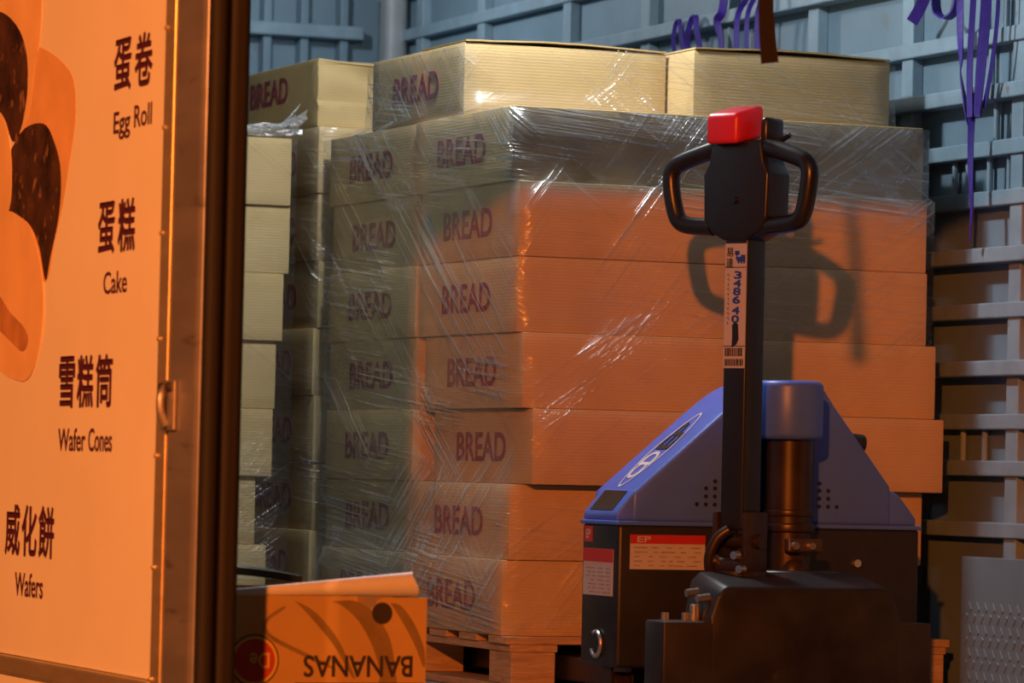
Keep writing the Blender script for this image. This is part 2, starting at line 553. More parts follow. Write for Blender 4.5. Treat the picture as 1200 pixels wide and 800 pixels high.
printed('printed_chocolate', [(8.75, 1.46), (8.544, 1.442), (8.422, 1.414), (8.334, 1.371), (8.29, 1.319), (8.284, 1.25), (8.322, 1.184), (8.384, 1.161), (8.448, 1.21), (8.523, 1.233), (8.75, 1.24)], 'choc', .0014)
printed('printed_biscuit', [(8.8, 1.23), (8.521, 1.218), (8.454, 1.207), (8.41, 1.164), (8.385, 1.102), (8.397, 1.024), (8.498, .985), (8.8, .97)], 'roll_pale', .0018)
printed('printed_biscuit', [(8.8, 1.01), (8.5, 1.003), (8.409, 1.021), (8.298, 1.001), (8.212, .964), (8.142, .886), (8.122, .801), (8.163, .718), (8.234, .676), (8.363, .683), (8.47, .702), (8.8, .73)], 'roll_pale', .0022)
printed('printed_roll_end', [(8.7, .90), (8.486, .862), (8.363, .814), (8.264, .784), (8.223, .756), (8.265, .733), (8.37, .759), (8.478, .784), (8.7, .80)], 'roll_hole', .0026)

# door catch on the corner post
ct = thing('door_catch', 'small steel door catch bolted to the rear corner post', 'latch', (XL - .02, 7.25, .58))
b = box(NB(), XL - .028, XL - .02, 7.215, 7.290, .575, .665, .003)
obj('back_plate', b, 'post_metal', ct)
obj('hook', tube(NB(), [(XL - .024, 7.262, .655), (XL - .036, 7.258, .64), (XL - .038, 7.256, .61), (XL - .028, 7.254, .582)], .008), 'post_metal', ct, True)
for y in (7.235, 7.275):
    obj('bolt', cyl(NB(), (XL - .036, y, .652), (XL - .026, y, .652), .008, .009, 12), 'dark_metal', ct)

# ---------------------------------------------------------------- pallets
def pallet(x0, x1, y0, y1, xm, label, lift=0):
    root = thing('wooden_pallet', label, 'pallet', ((x0 + x1) / 2, (y0 + y1) / 2, 0), group='wooden pallets under the stacks')
    rnd = random.Random(int(x0 * 100))
    n = 7
    wd = .115
    for i in range(n):                                     # deck boards run across
        yy = y0 + (y1 - y0 - wd) * i / (n - 1)
        j = rnd.uniform(-.006, .006)
        obj('deck_board', box(NB(), x0 + j, x1 + j, yy, yy + wd, .112 + lift, .130 + lift, .002), 'pallet', root)
    for k, (a, c) in enumerate(((x0 + .01, x0 + .13), (xm - .06, xm + .06), (x1 - .13, x1 - .01))):
        obj('stringer_board', box(NB(), a, c, y0 + .004, y1 - .004, .094 + lift, .1118 + lift, .002), 'pallet', root)
        obj('bottom_board', box(NB(), a, c, y0 + .004, y1 - .004, .0, .018, .002), 'pallet', root)
        for yy in (y0 + .006, (y0 + y1) / 2 - .07, y1 - .146):
            obj('block', box(NB(), a + .004, c - .004, yy, yy + .14, .0182, .0938 + lift, .003), 'pallet', root)
    return root
X0, Y0 = 3.748, 9.266
CW, CD, CH, PZ = .540, .648, .1782, .130
pallet(3.740, 4.905, 9.245, 10.572, 4.155, 'pale wooden pallet under the front film-wrapped carton stack, beside the banana carton')
pallet(3.725, 4.82, 10.63, 11.95, 4.27, 'wooden pallet under the carton stack behind the wrapped one', .040)
pallet(2.56, 3.655, 10.60, 11.92, 3.1, 'wooden pallet under the left carton stack by the truck corner post')

# ---------------------------------------------------------------- bread cartons
def carton_mesh(wd, dp, ht, seed, crush=None):
    t = NB()
    nx, ny, nz = (24, 10, 12) if crush else (9, 10, 4)
    bmesh.ops.create_cube(t, size=1)
    for v in t.verts:
        v.co = Vector((v.co.x * wd, v.co.y * dp, (v.co.z + .5) * ht))
    def along(ax):
        return [e for e in t.edges if abs((e.verts[0].co - e.verts[1].co)[ax]) > 1e-4]
    bmesh.ops.subdivide_edges(t, edges=along(0), cuts=nx, use_grid_fill=True)
    bmesh.ops.subdivide_edges(t, edges=along(1), cuts=ny, use_grid_fill=True)
    bmesh.ops.subdivide_edges(t, edges=along(2), cuts=nz, use_grid_fill=True)
    bmesh.ops.remove_doubles(t, verts=t.verts, dist=1e-5)
    for v in t.verts:
        u, q, s = v.co.x / wd, v.co.y / dp, v.co.z / ht
        bul = math.cos(math.pi * max(-.5, min(.5, u))) if abs(abs(q) - .5) < 1e-3 else 0
        bul2 = math.cos(math.pi * max(-.5, min(.5, q))) if abs(abs(u) - .5) < 1e-3 else 0
        zz = math.sin(math.pi * s)
        nzv = noise.noise(Vector((v.co.x * 6, v.co.y * 6, v.co.z * 9 + seed * 13.7)))
        if abs(q) > .499:
            v.co.y += math.copysign(.0022 * bul * zz + .0008 * nzv * zz, q)
        if abs(u) > .499:
            v.co.x += math.copysign(.0022 * bul2 * zz + .0008 * nzv * zz, u)
        if crush and q < -.499:
            # crumpled end: creased facets pushed in
            a = max(0., (u + .5) * 1.1 + (s - .9) * .9)
            c = max(0., .35 - abs(u + .18 - .5 * (s - .45))) * .07
            v.co.y += min(.05, a * .05) * math.sin(math.pi * min(1, s * .9 + .05)) + (c if s > .35 else 0) * zz
            e1 = abs((s - .62) + .85 * (u + .05))
            e2 = abs((s - .45) - 1.3 * (u - .12))
            v.co.y += (.020 * max(0, 1 - e1 * 4.5) + .016 * max(0, 1 - e2 * 4)) * zz + (.018 * max(0, u + .1) * zz)
            if s > .99:
                v.co.z -= .010 * max(0, math.sin((u + .5) * 5))
    bmesh.ops.bevel(t, geom=[e for e in t.edges if e.is_boundary or (len(e.link_faces) == 2 and e.calc_face_angle(0) > 1.0)], offset=.0035, segments=2, affect='EDGES', profile=.5)
    bmesh.ops.recalc_face_normals(t, faces=t.faces)
    me = bpy.data.meshes.new('carton_body')
    t.to_mesh(me)
    t.free()
    me.materials.append(M['card'])
    me.shade_smooth()
    me.set_sharp_from_angle(angle=R(35))
    return me
CARTON = [carton_mesh(CW - .004, CD - .004, CH - .0008, s) for s in range(5)]
CRUSHED = carton_mesh(CW - .004, CD - .004, CH + .004, 21, True)
BREAD = []
for sd_ in range(5):
    tb = text_bm('BREAD', .315, .066, (0, 0, CH * .49), (0, -1, 0), (0, 0, 1), .028, .0008)
    for v in tb.verts:
        q, z_ = v.co.y / CD, v.co.z
        v.co.x += -CW / 2 + .002 - .0022 * math.cos(math.pi * q) * math.sin(math.pi * z_ / CH) - .0016
    me_ = bpy.data.meshes.new('lettering')
    tb.to_mesh(me_)
    tb.free()
    me_.materials.append(M['card_print'])
    BREAD.append(me_)
ORD = ['top', 'second', 'third', 'fourth', 'fifth', 'sixth', 'bottom']
cartons = []
def carton(cx, cy, z, label, group, text=True, rot=0, mesh=None, k=[0]):
    k[0] += 1
    root = thing('bread_carton', label, 'carton', (cx, cy, z), rot, group)
    body = bpy.data.objects.new('carton_body', mesh or CARTON[k[0] % 5])
    COL.objects.link(body)
    body.parent = root
    if text:
        t = bpy.data.objects.new('lettering', BREAD[k[0] % 5])
        COL.objects.link(t)
        t.parent = root
        t['label'] = 'maroon lettering BREAD'
    return root

# front stack: seven layers; offsets (x, y) of each layer as the photo shows them
OFF = [(-.010, .015), (0, -.012), (0, -.012), (.010, -.034), (.032, -.052), (0, .004), (-.012, .012)]
for i in range(7):
    z = PZ + CH * (6 - i)
    ox, oy = OFF[i]
    lay = ('%s layer' % ORD[i]) if i in (0, 6) else ('%s layer from the top' % ORD[i])
    carton(X0 + CW / 2 + ox, Y0 + CD / 2 + oy, z, 'near corner bread carton of the film-wrapped stack, %s' % lay, 'cartons of the front wrapped stack')
    carton(X0 + CW / 2 + (.004 if i % 2 else -.003), Y0 + CD * 1.5 + max(oy, 0) + .004, z, 'far left bread carton of the film-wrapped stack, %s' % lay, 'cartons of the front wrapped stack')
    carton(X0 + CW * 1.5 + .004 + max(ox, -.004) + (.006 if i in (3, 5) else 0), Y0 + CD / 2 + oy + (.012 if i == 1 else .004), z, 'right front bread carton of the film-wrapped stack, %s' % lay, 'cartons of the front wrapped stack', text=False)
TZ = PZ + CH * 7
c1 = carton(X0 + CW / 2 - .002, 9.624 + CD / 2, TZ, 'pale bread carton on top of the wrapped stack, the left one, lit cream', 'cartons on top of the stacks')
tp = NB()
box(tp, -.07, -.02, -CD / 2 - .0022, -CD / 2 + .10, .03, CH + .0006, .0004, 1)
bmesh.ops.translate(tp, verts=tp.verts, vec=(X0 + CW / 2 - .002, 9.624 + CD / 2, TZ))
carton(4.291 + CW / 2, 9.478 + CD / 2, TZ, 'pale carton on top of the wrapped stack at the right, under the hanging dark strap', 'cartons on top of the stacks')
# open lid edges of the two top cartons
for cx, cy, nm in ((X0 + CW / 2 - .002, 9.624, 0), (4.291 + CW / 2, 9.478, 1)):
    par = [o for o in COL.objects if o.name.startswith('bread_carton') and o.parent is None and abs(o.location.z - TZ) < .001 and abs(o.location.x - cx) < .01][0]
    b = NB()
    N = 14
    vs = []
    for i in range(N + 1):
        u = i / N
        x = cx - CW / 2 + .004 + (CW - .008) * u
        zt = TZ + CH + .0012 + .007 * math.sin(math.pi * u) ** 1.5 + .0015 * noise.noise(Vector((u * 9, nm, 0)))
        vs.append([b.verts.new((x, cy + yy, zt + (dz if yy < .2 else 0) + th)) for yy, dz, th in ((-.001, 0, 0), (.30, 0, 0), (.30, 0, .004), (-.001, 0, .004))])
    for p, q in zip(vs, vs[1:]):
        for j in range(4):
            b.faces.new((p[j], p[(j + 1) % 4], q[(j + 1) % 4], q[j]))
    b.faces.new(vs[0][::-1])
    b.faces.new(vs[-1])
    obj('lid_flap', b, 'card', par)

# stack behind the wrapped one: only its left side shows
for i in range(7):
    z = PZ + CH * (6 - i)
    lay = ('%s layer' % ORD[i]) if i in (0, 6) else ('%s layer from the top' % ORD[i])
    carton(3.735 + CW / 2 + (i % 3) * .004, 10.645 + CD / 2 + .006 * (i % 2), z + .040, 'shaded carton in the gap behind the wrapped stack, %s' % lay, 'cartons of the rear stack')
# left stack, its ends showing beside the corner post
LO = [0, .003, -.014, -.027, -.035, -.075, -.045]
for i in range(7):
    z = PZ + CH * (6 - i)
    lay = ('%s layer' % ORD[i]) if i in (0, 6) else ('%s layer from the top' % ORD[i])
    carton(3.655 - CW / 2 + LO[i], 10.615 + CD / 2 + .01 * (i % 2), z, 'left stack carton beside the truck corner post, %s' % lay, 'cartons of the left stack')
carton(3.737 + CW / 2, 10.665 + CD / 2, TZ + .040, 'bread carton with a crumpled end on top of the rear stack, upper left', 'cartons on top of the stacks', mesh=CRUSHED).children[1].location = (-.001, .075, .027)

# ---------------------------------------------------------------- stretch film
def film(name, rings, label, mat, dens, closed=True):
    """rings: list of (z, [(x, y) ...]) with the same corner count; edges subdivided, UV = (metres along, z)"""
    t = NB()
    uvl = t.loops.layers.uv.new('UVMap')
    lay = t.verts.layers.float.new('layers')
    rise = t.verts.layers.float.new('rise')
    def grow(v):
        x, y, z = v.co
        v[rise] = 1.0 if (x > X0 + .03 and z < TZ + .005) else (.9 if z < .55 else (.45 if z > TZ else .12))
    sub = 12
    rows = []
    for z, pts in rings:
        row = []
        u = 0
        n = len(pts)
        for i in range(n if closed else n - 1):
            p, q = Vector(pts[i]), Vector(pts[(i + 1) % n])
            for j in range(sub):
                f = j / sub
                c = p.lerp(q, f)
                nrm = Vector((-(q - p).y, (q - p).x)).normalized() * -1
                k = noise.noise(Vector((c.x * 7, c.y * 7, z * 11))) * .0025 + .0025
                if 0 < j:
                    c = c - nrm * -k
                v = t.verts.new((c.x, c.y, z))
                uu = u + (q - p).length * f
                v[lay] = dens(c.x, c.y, z)
                grow(v)
                row.append((v, uu))
            u += (q - p).length
        if closed:
            row.append((row[0][0], u))
        else:
            v = t.verts.new((pts[-1][0], pts[-1][1], z))
            v[lay] = dens(pts[-1][0], pts[-1][1], z)
            grow(v)
            row.append((v, u))
        rows.append((z, row))
    for (z0, a), (z1, c) in zip(rows, rows[1:]):
        for i in range(len(a) - 1):
            f = t.faces.new((a[i][0], a[i + 1][0], c[i + 1][0], c[i][0]))
            for lp, (uu, vv) in zip(f.loops, ((a[i][1], z0), (a[i + 1][1], z0), (c[i + 1][1], z1), (c[i][1], z1))):
                lp[uvl].uv = (uu, vv)
    me = bpy.data.meshes.new(name)
    t.to_mesh(me)
    t.free()
    me.materials.append(M[mat])
    me.shade_smooth()
    o = bpy.data.objects.new(name, me)
    COL.objects.link(o)
    return tag(o, label, 'film')

rings = []
G = .007
for i in range(6, -1, -1):
    ox, oy = OFF[i]
    z0 = PZ + CH * (6 - i)
    x0 = X0 + min(ox, .004, -.003 if i % 2 == 0 else .004) - G
    xf = X0 + ox - G
    yf = Y0 + oy - G - .001
    x1 = X0 + CW * 2 + .004 + max(ox, -.004) + (.006 if i in (3, 5) else 0) + G
    y1 = Y0 + CD * 2 + .02 + G
    pts = [(min(x0, xf) if i != 4 else X0 - G, y1), (X0 - G if i == 4 else min(x0, xf), Y0 + CD + .01), (xf, yf), (X0 + CW + max(0, ox), yf - .002), (x1, yf), (x1 + .001, y1)]
    rings.append((z0 + .006, pts))
    rings.append((z0 + CH * .5, pts))
    rings.append((z0 + CH - .006, pts))
tx0, ty1 = X0 - .002 - G, Y0 + CD * 2 + .02 + G
top = [(tx0, 10.285), (tx0, 9.95), (tx0, 9.624 - G), (4.291 - .004, 9.478 - G), (4.831 + G, 9.478 - G), (4.831 + G, ty1)]
rings[-1] = (rings[-1][0], rings[-1][1])
rings.append((TZ + .012, [(tx0, 10.30), (tx0, 9.95), (tx0 - .001, 9.60), (4.289, 9.46), (4.831 + G, 9.46), (4.831 + G, ty1)]))
rings.append((TZ + CH * .5, top))
rings.append((TZ + CH - .01, top))
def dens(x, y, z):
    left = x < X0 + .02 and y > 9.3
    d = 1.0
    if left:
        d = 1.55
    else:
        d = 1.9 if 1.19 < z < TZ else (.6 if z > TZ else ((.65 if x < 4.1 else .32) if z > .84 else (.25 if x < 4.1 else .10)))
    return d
film('stretch_film', rings, 'clear stretch film wound around the front carton stack, glinting with creases', 'film', dens, closed=False)
z0, z1 = .22, TZ - .004
film('stretch_film', [(zz, [(3.722, 11.95), (3.722, 10.632), (4.6, 10.628)]) for zz in (z0, .4, .7, 1.0, 1.2, z1 + .04)], 'clear stretch film on the shaded stack behind the wrapped one', 'film_back', lambda x, y, z: .7, closed=False)
fl = film('stretch_film', [(zz, [(3.08, 10.604), (3.663, 10.604), (3.663, 11.3)]) for zz in (z0, .4, .7, 1.0, 1.2, z1)], 'clear stretch film on the left stack, bunched up in a tuft on top', 'film_back', lambda x, y, z: .55, closed=False)
# bunched end of the film on top of the left stack
b = NB()
rnd = random.Random(4)
bmesh.ops.create_icosphere(b, subdivisions=4, radius=1)
for v in b.verts:
    n1 = noise.noise(v.co * 2.7) * .6 + noise.noise(v.co * 7) * .45
    r = 1 + n1
    p = v.co * r
    v.co = Vector((3.60 + p.x * .075 + .02 * p.z, 10.66 + p.y * .035, TZ + .020 + max(-.8, p.z) * .017 + max(0, p.x - .15) * max(0, p.z + .4) * .050))
uvl = b.loops.layers.uv.new('UVMap')
for f in b.faces:
    for lp in f.loops:
        lp[uvl].uv = (lp.vert.co.x, lp.vert.co.z * 3)
la = b.verts.layers.float.new('layers')
for v in b.verts:
    v[la] = 4.5
obj('film_tuft', b, 'film_back', fl, True, 25)

# ---------------------------------------------------------------- electric pallet jack
J = thing('pallet_jack', 'blue and black electric pallet jack parked in front of the wrapped carton stack', 'pallet jack', (4.155, 8.70, 0))
YF = 8.70
b = box(NB(), 3.780, 4.531, YF, 8.905, .085, .405, .010, 3)
body = obj('battery_case', b, 'jack_black', J, True, 40)
obj('case_lip', box(NB(), 3.776, 4.535, YF - .004, 8.91, .402, .412, .003), 'blue', J)
# blue hood: sloping sides, flat top
prof = [(3.818, .410), (3.818, .474), (4.04, .663), (4.085, .699), (4.125, .722), (4.165, .731), (4.265, .733), (4.292, .715), (4.31, .688), (4.462, .499), (4.464, .410)]
b = prism(NB(), prof, 'y', 8.712, 8.93, .010, 3)
hood = obj('hood', b, 'blue', J, True, 50)
for s in (-1, 1):
    sp = [(3.781, .411), (3.781, .428), (3.826, .482), (3.845, .490), (3.90, .490), (3.90, .411)]
    if s > 0:
        sp = [(2 * 4.1555 - x, z) for x, z in sp]
    b = prism(NB(), sp, 'y', 8.716, 8.905, .006, 2)
    sh = obj('hood_shoulder', b, 'blue', J, True, 50)
# hand slot in the left shoulder: black slab, the pocket's shade put into its colour
def slope_pt(x, y, z, d):
    return Vector((x - .77 * d, y, z + .64 * d))
b = NB()
A = [Vector((3.786, 8.750, .434)), Vector((3.786, 8.875, .434)), Vector((3.822, 8.875, .4775)), Vector((3.822, 8.750, .4775))]
nrm = (A[1] - A[0]).cross(A[2] - A[1]).normalized()
if nrm.x > 0:
    nrm = -nrm
lo = [b.verts.new(p + nrm * -.004) for p in A]
hi = [b.verts.new(p + nrm * .0016) for p in A]
b.faces.new(lo)
b.faces.new(hi)
for i in range(4):
    b.faces.new((lo[i], lo[(i + 1) % 4], hi[(i + 1) % 4], hi[i]))
obj('hand_slot', b, 'plastic_black', J)
# vent holes on the hood's front
for cx, pat in ((3.985, [(0, 0), (.022, 0), (.022, .018), (.022, .036), (.044, .0), (.044, .018), (.044, .036), (.044, .052)]),
                (4.29, [(0, 0), (0, .018), (0, .036), (0, .052), (.022, 0), (.022, .018), (.022, .036), (.044, 0)])):
    b = NB()
    for dx, dz in pat:
        cyl(b, (cx + dx - .01, 8.7105, .452 + dz), (cx + dx - .01, 8.716, .452 + dz), .0048, n=10)
    obj('vent_holes', b, 'ink_black', J)  # flat black discs: the shade inside the holes is in their colour
# emblem on the sloping side
S0, S1 = Vector((3.818, 0, .474)), Vector((4.04, 0, .663))
sd = (S1 - S0).normalized()
sn = Vector((-sd.z, 0, sd.x))
sc0 = (S0 + S1) / 2 + sd * .005 + Vector((0, 8.822, 0))
b = NB()
vi, vo = [], []
for i in range(40):
    a = 2 * math.pi * i / 40
    for lst, ra, rb in ((vi, .126, .040), (vo, .133, .046)):
        # pointed ellipse
        q = math.cos(a)
        lst.append(b.verts.new(sc0 + sn * .0016 + sd * ra * q + Vector((0, 1, 0)) * rb * math.sin(a) * (1 - .25 * abs(q))))
for i in range(40):
    b.faces.new((vi[i], vi[(i + 1) % 40], vo[(i + 1) % 40], vo[i]))
emb = obj('emblem', b, 'decal_white', J)
for ch, s, mt in (('C', -.078, 'decal_white'), ('D', -.030, 'decal_white'), ('E', .026, 'ink_black'), ('P', .074, 'ink_black')):
    b = text_bm(ch, .046, .058 if s in (-.030, .026) else .048, sc0 + sn * .0013 + sd * s, sd, (0, 1, 0), .02, .0010)
    obj('emblem_letter', b, mt, emb)
# blue cap over the mast and the mast itself
b = cyl(NB(), (4.131, 8.575, .600), (4.131, 8.575, .731), .078, n=40, bev=.014)
box(b, 4.065, 4.197, 8.575, 8.73, .602, .729, .008)
obj('mast_cap', b, 'blue', J, True, 50)
b = cyl(NB(), (4.137, 8.575, .31), (4.137, 8.575, .605), .052, n=32)
cyl(b, (4.137, 8.575, .43), (4.137, 8.575, .445), .056, n=32, bev=.003)
cyl(b, (4.137, 8.575, .395), (4.137, 8.575, .415), .060, n=32, bev=.004)
obj('lift_cylinder', b, 'brown_steel', J, True, 40)
b = box(NB(), 4.185, 4.212, 8.60, 8.70, .30, .61, .006)
box(b, 4.04, 4.066, 8.60, 8.70, .30, .61, .006)
obj('mast_frame', b, 'jack_black', J)
b = box(NB(), 4.098, 4.182, 8.490, 8.515, .352, .382, .004)
br = obj('bracket', b, 'dark_metal', J)
for x in (4.112, 4.152):
    obj('bolt', cyl(NB(), (x, 8.478, .366), (x, 8.491, .366), .008, .010, 12), 'bolt', br)
b = cyl(NB(), (4.137, 8.55, .275), (4.137, 8.55, .312), .125, .105, 40, .006)
cyl(b, (4.137, 8.55, .31), (4.137, 8.55, .335), .04, .03, 24, .004)
obj('turntable', b, 'brown_steel', J, True, 40)
# front drive housing: low wings, raised middle
zt = lambda y: .279 + (y - 8.30) * .20
b = NB()
box(b, 3.716, 4.357, 8.30, 8.402, .035, .205, .006)
pr = [(3.826, .060), (3.826, .215), (3.842, .262), (3.862, .281), (4.246, .281), (4.266, .262), (4.282, .215), (4.282, .060)]
prism(b, pr, 'y', 8.299, 8.445, .008, 2)
for v in b.verts:
    if v.co.z > .24:
        v.co.z += (v.co.y - 8.30) * .20
obj('drive_housing', b, 'jack_steel', J, True, 40)
b = box(NB(), 3.90, 4.40, 8.40, 8.71, .085, .20, .01)
box(b, 4.00, 4.28, 8.42, 8.70, .19, .278, .01)
obj('chassis', b, 'jack_steel', J)
b = NB()
tyre = cyl(b, (4.09, 8.52, .085), (4.19, 8.52, .085), .084, n=36, bev=.008)
obj('drive_wheel', b, 'rubber', J, True, 40)
for x in (3.83, 4.47):
    b = cyl(NB(), (x - .02, 8.80, .036), (x + .02, 8.80, .036), .0355, n=24, bev=.004)
    box(b, x - .028, x - .022, 8.775, 8.825, .03, .09)
    box(b, x + .022, x + .028, 8.775, 8.825, .03, .09)
    obj('caster', b, 'brown_steel', J)
for p in ((3.742, 8.352), (3.790, 8.352)):
    obj('bolt', cyl(NB(), (p[0], p[1], .203), (p[0], p[1], .222), .009, .0085, 14), 'bolt', J)
for p in ((3.808, 8.335, .252), (3.812, 8.400, .262)):
    obj('bolt', cyl(NB(), (p[0], p[1], p[2]), (p[0] + .03, p[1], p[2] + .004), .009, .009, 14), 'bolt', J)
obj('bolt', cyl(NB(), (3.815, 8.36, .20), (3.815, 8.36, .240), .011, .011, 16, .003), 'bolt', J)
for p in ((4.02, .30), (4.37, .325)):
    obj('bolt', cyl(NB(), (p[0], YF - .010, p[1]), (p[0], YF + .001, p[1]), .009, .011, 14), 'bolt', J)
# forks under the pallet
for a in (3.885, 4.265):
    pts = [(8.88, .030), (8.88, .16), (8.93, .16), (8.99, .085), (9.95, .085), (10.02, .06), (10.02, .030)]
    b = prism(NB(), pts, 'x', a, a + .17, .004)
    obj('fork', b, 'jack_black', J)
    for y in (9.90,):
        obj('load_wheel', cyl(NB(), (a + .04, y, .028), (a + .13, y, .028), .028, n=20), 'rubber', J)
b = cyl(NB(), (4.440, 8.925, .603), (4.496, 8.925, .598), .022, .022, 18, .005)
box(b, 4.425, 4.450, 8.915, 8.932, .50, .61, .004)
obj('knob', b, 'plastic_black', J, True, 40)
# plates on the battery case
def plate(x0, x1, z0, z1, y, red, nm):
    o = obj(nm, box(NB(), x0, x1, y - .0016, y + .001, z0, z1), 'label_white', J)
    obj('plate_header', box(NB(), x0, x1, y - .0024, y - .0012, z1 - red, z1), 'label_red', o)
    return o
pl = plate(3.809, 3.992, .305, .382, YF, .020, 'rating_plate')
obj('lettering', text_bm('EP', .032, .013, (3.842, YF - .0026, .372), (1, 0, 0), (0, 0, 1), .03, .0006), 'label_white', pl)
b = NB()
rnd = random.Random(8)
for k in range(5):
    x = 3.818
    while x < 3.975:
        l = rnd.uniform(.008, .035)
        box(b, x, min(x + l, 3.982), YF - .0022, YF - .0012, .312 + k * .010, .3145 + k * .010)
        x += l + rnd.uniform(.006, .022)
obj('fine_print', b, 'label_grey', pl)
XC = 3.780
lp = obj('warning_label', box(NB(), XC - .0016, XC + .001, 8.724, 8.890, .243, .348), 'label_white', J)
obj('plate_header', box(NB(), XC - .0024, XC - .0012, 8.724, 8.890, .318, .348), 'label_red', lp)
b = NB()
for k in range(7):
    y = 8.735
    while y < 8.86:
        l = rnd.uniform(.012, .05)
        box(b, XC - .0022, XC - .0012, y, min(y + l, 8.882), .249 + k * .009, .2512 + k * .009)
        y += l + rnd.uniform(.008, .02)
obj('fine_print', b, 'label_grey', lp)
sm = obj('small_label', box(NB(), XC - .0016, XC + .001, 8.845, 8.888, .362, .397, 0), 'label_red', J)
obj('lettering', text_bm('EP', .024, .02, (XC - .0018, 8.866, .38), (0, -1, 0), (0, 0, 1), .02, .0006), 'label_white', sm)
b = NB()
tube(b, [(XC - .006, 8.80 + .028 * math.cos(a), .135 + .028 * math.sin(a)) for a in [i * math.pi / 6 for i in range(2, 12)]], .005, 8, 3)
obj('pull_ring', b, 'bolt', J)

# tiller, turned towards the camera's left
TL = Matrix.Translation((3.965, 8.46, 0)) @ Matrix.Rotation(R(-62), 4, 'Z')
def tl(bm):
    bmesh.ops.transform(bm, matrix=TL, verts=bm.verts)
    return bm
b = box(NB(), -.031, .031, -.034, .034, .40, 1.06, .006, 3)
arm = obj('tiller_arm', tl(b), 'plastic_black', J, True, 40)
b = box(NB(), -.048, -.033, -.04, .04, .285, .44, .006)
box(b, .033, .048, -.04, .04, .285, .44, .006)
cyl(b, (-.062, 0, .375), (.062, 0, .375), .016, n=18)
cyl(b, (-.045, -.03, .32), (.045, -.03, .32), .024, n=18)
tube(b, [(-.04, -.05, .30), (-.035, -.062, .34), (-.02, -.055, .38), (0, -.04, .40)], .012)
cyl(b, (0, 0, .27), (0, 0, .31), .07, .06, 28)
obj('tiller_pivot', tl(b), 'brown_steel', J, True, 40)
for x, zz in ((-.03, .335), (.03, .345), (.045, .315)):
    obj('bolt', tl(cyl(NB(), (x, -.062, zz), (x, -.045, zz), .009, .010, 12)), 'bolt', J)
hp = [(-.031, 1.03), (-.064, 1.048), (-.086, 1.078), (-.089, 1.175), (-.074, 1.200), (-.066, 1.25), (.066, 1.25), (.074, 1.200), (.089, 1.175), (.086, 1.078), (.064, 1.048), (.031, 1.03)]
b = prism(NB(), hp, 'y', -.044, .040, .007, 3)
cyl(b, (.0, -.052, 1.118), (.0, -.042, 1.118), .008, n=16)
head = obj('handle_head', tl(b), 'plastic_black', J, True, 40)
for s in (-1, 1):
    p = [(s * .070, -.02, 1.234), (s * .120, -.022, 1.220), (s * .160, -.025, 1.207), (s * .180, -.027, 1.196), (s * .189, -.028, 1.175), (s * .186, -.028, 1.14), (s * .177, -.027, 1.10), (s * .166, -.026, 1.078), (s * .147, -.025, 1.068), (s * .115, -.022, 1.064), (s * .075, -.02, 1.062)]
    obj('grip', tl(tube(NB(), p, .0195, 18, 5)), 'plastic_black', J, True, 60)
b = box(NB(), -.064, .024, -.072, .028, 1.238, 1.326, .012, 4)
for v in b.verts:
    f = (v.co.y + .072) / .10
    if v.co.z > 1.28:
        v.co.z += -.020 + .026 * f
    else:
        v.co.z += .020 * f
obj('stop_button', tl(b), 'red', J, True, 50)
b = box(NB(), .046, .066, -.02, .045, 1.235, 1.30, .008)
tube(b, [(.06, .0, 1.25), (.085, .01, 1.252), (.105, .012, 1.262)], .006, 8)
obj('thumb_lever', tl(b), 'plastic_black', J, True, 50)
# sticker down the front of the arm
ys = -.0342
st = obj('phone_sticker', tl(box(NB(), -.029, .029, ys - .0012, ys + .001, .752, 1.024)), 'label_white', J)
def stick(bm, mt, nm='lettering'):
    obj(nm, tl(bm), mt, st)
yt = ys - .0018
stick(text_bm('易', .018, .019, (-.016, yt, 1.005), (1, 0, 0), (0, 0, 1), .01, .0006), 'ink_black')
stick(text_bm('達', .018, .020, (-.016, yt, .982), (1, 0, 0), (0, 0, 1), .01, .0006), 'ink_black')
b = NB()
for x0, x1, z0, z1 in ((-.002, .010, .999, 1.008), (.001, .004, .988, 1.001), (.004, .026, .984, .995), (.014, .026, .995, .999), (.006, .010, .980, .985), (.014, .018, .980, .985), (.021, .025, .980, .985)):
    box(b, x0, x1, yt - .0003, yt + .0006, z0, z1)
stick(b, 'sticker_blue', 'truck_symbol')
b = NB()
for zz in (.972, .800):
    box(b, -.029, .029, yt - .0003, yt + .0006, zz - .0008, zz + .0008)
stick(b, 'ink_black', 'rule_line')
for ch, zz in zip('348640', (.955, .937, .919, .901, .878, .859)):
    stick(text_bm(ch, .019, .0155, (.004 + (zz - .9) * .05, yt, zz), (1, 0, -.08), (.08, 0, 1), .055, .0006), 'sticker_blue')
b = NB()
rnd = random.Random(3)
for k in range(11):
    zz = .955 - k * .0105
    tube(b, [(-.021 + rnd.uniform(-.002, .002), yt, zz), (-.018, yt, zz + .003), (-.017 + rnd.uniform(-.002, .002), yt, zz - .003)], .0006, 5, 2)
stick(b, 'ink_black', 'handwriting')
prism_pts = [(-.006, .846), (.001, .852), (.010, .848), (.012, .815), (.006, .803), (-.006, .797), (-.005, .825)]
stick(prism(NB(), prism_pts, 'y', yt - .0006, yt + .0005), 'ink_black', 'torn_patch')
b = NB()
for z0, z1 in ((.778, .796), (.757, .772)):
    x = -.024
    while x < .022:
        l = rnd.uniform(.0012, .0035)
        box(b, x, x + l, yt - .0003, yt + .0006, z0, z1)
        x += l + rnd.uniform(.0012, .003)
stick(b, 'ink_black', 'barcode')

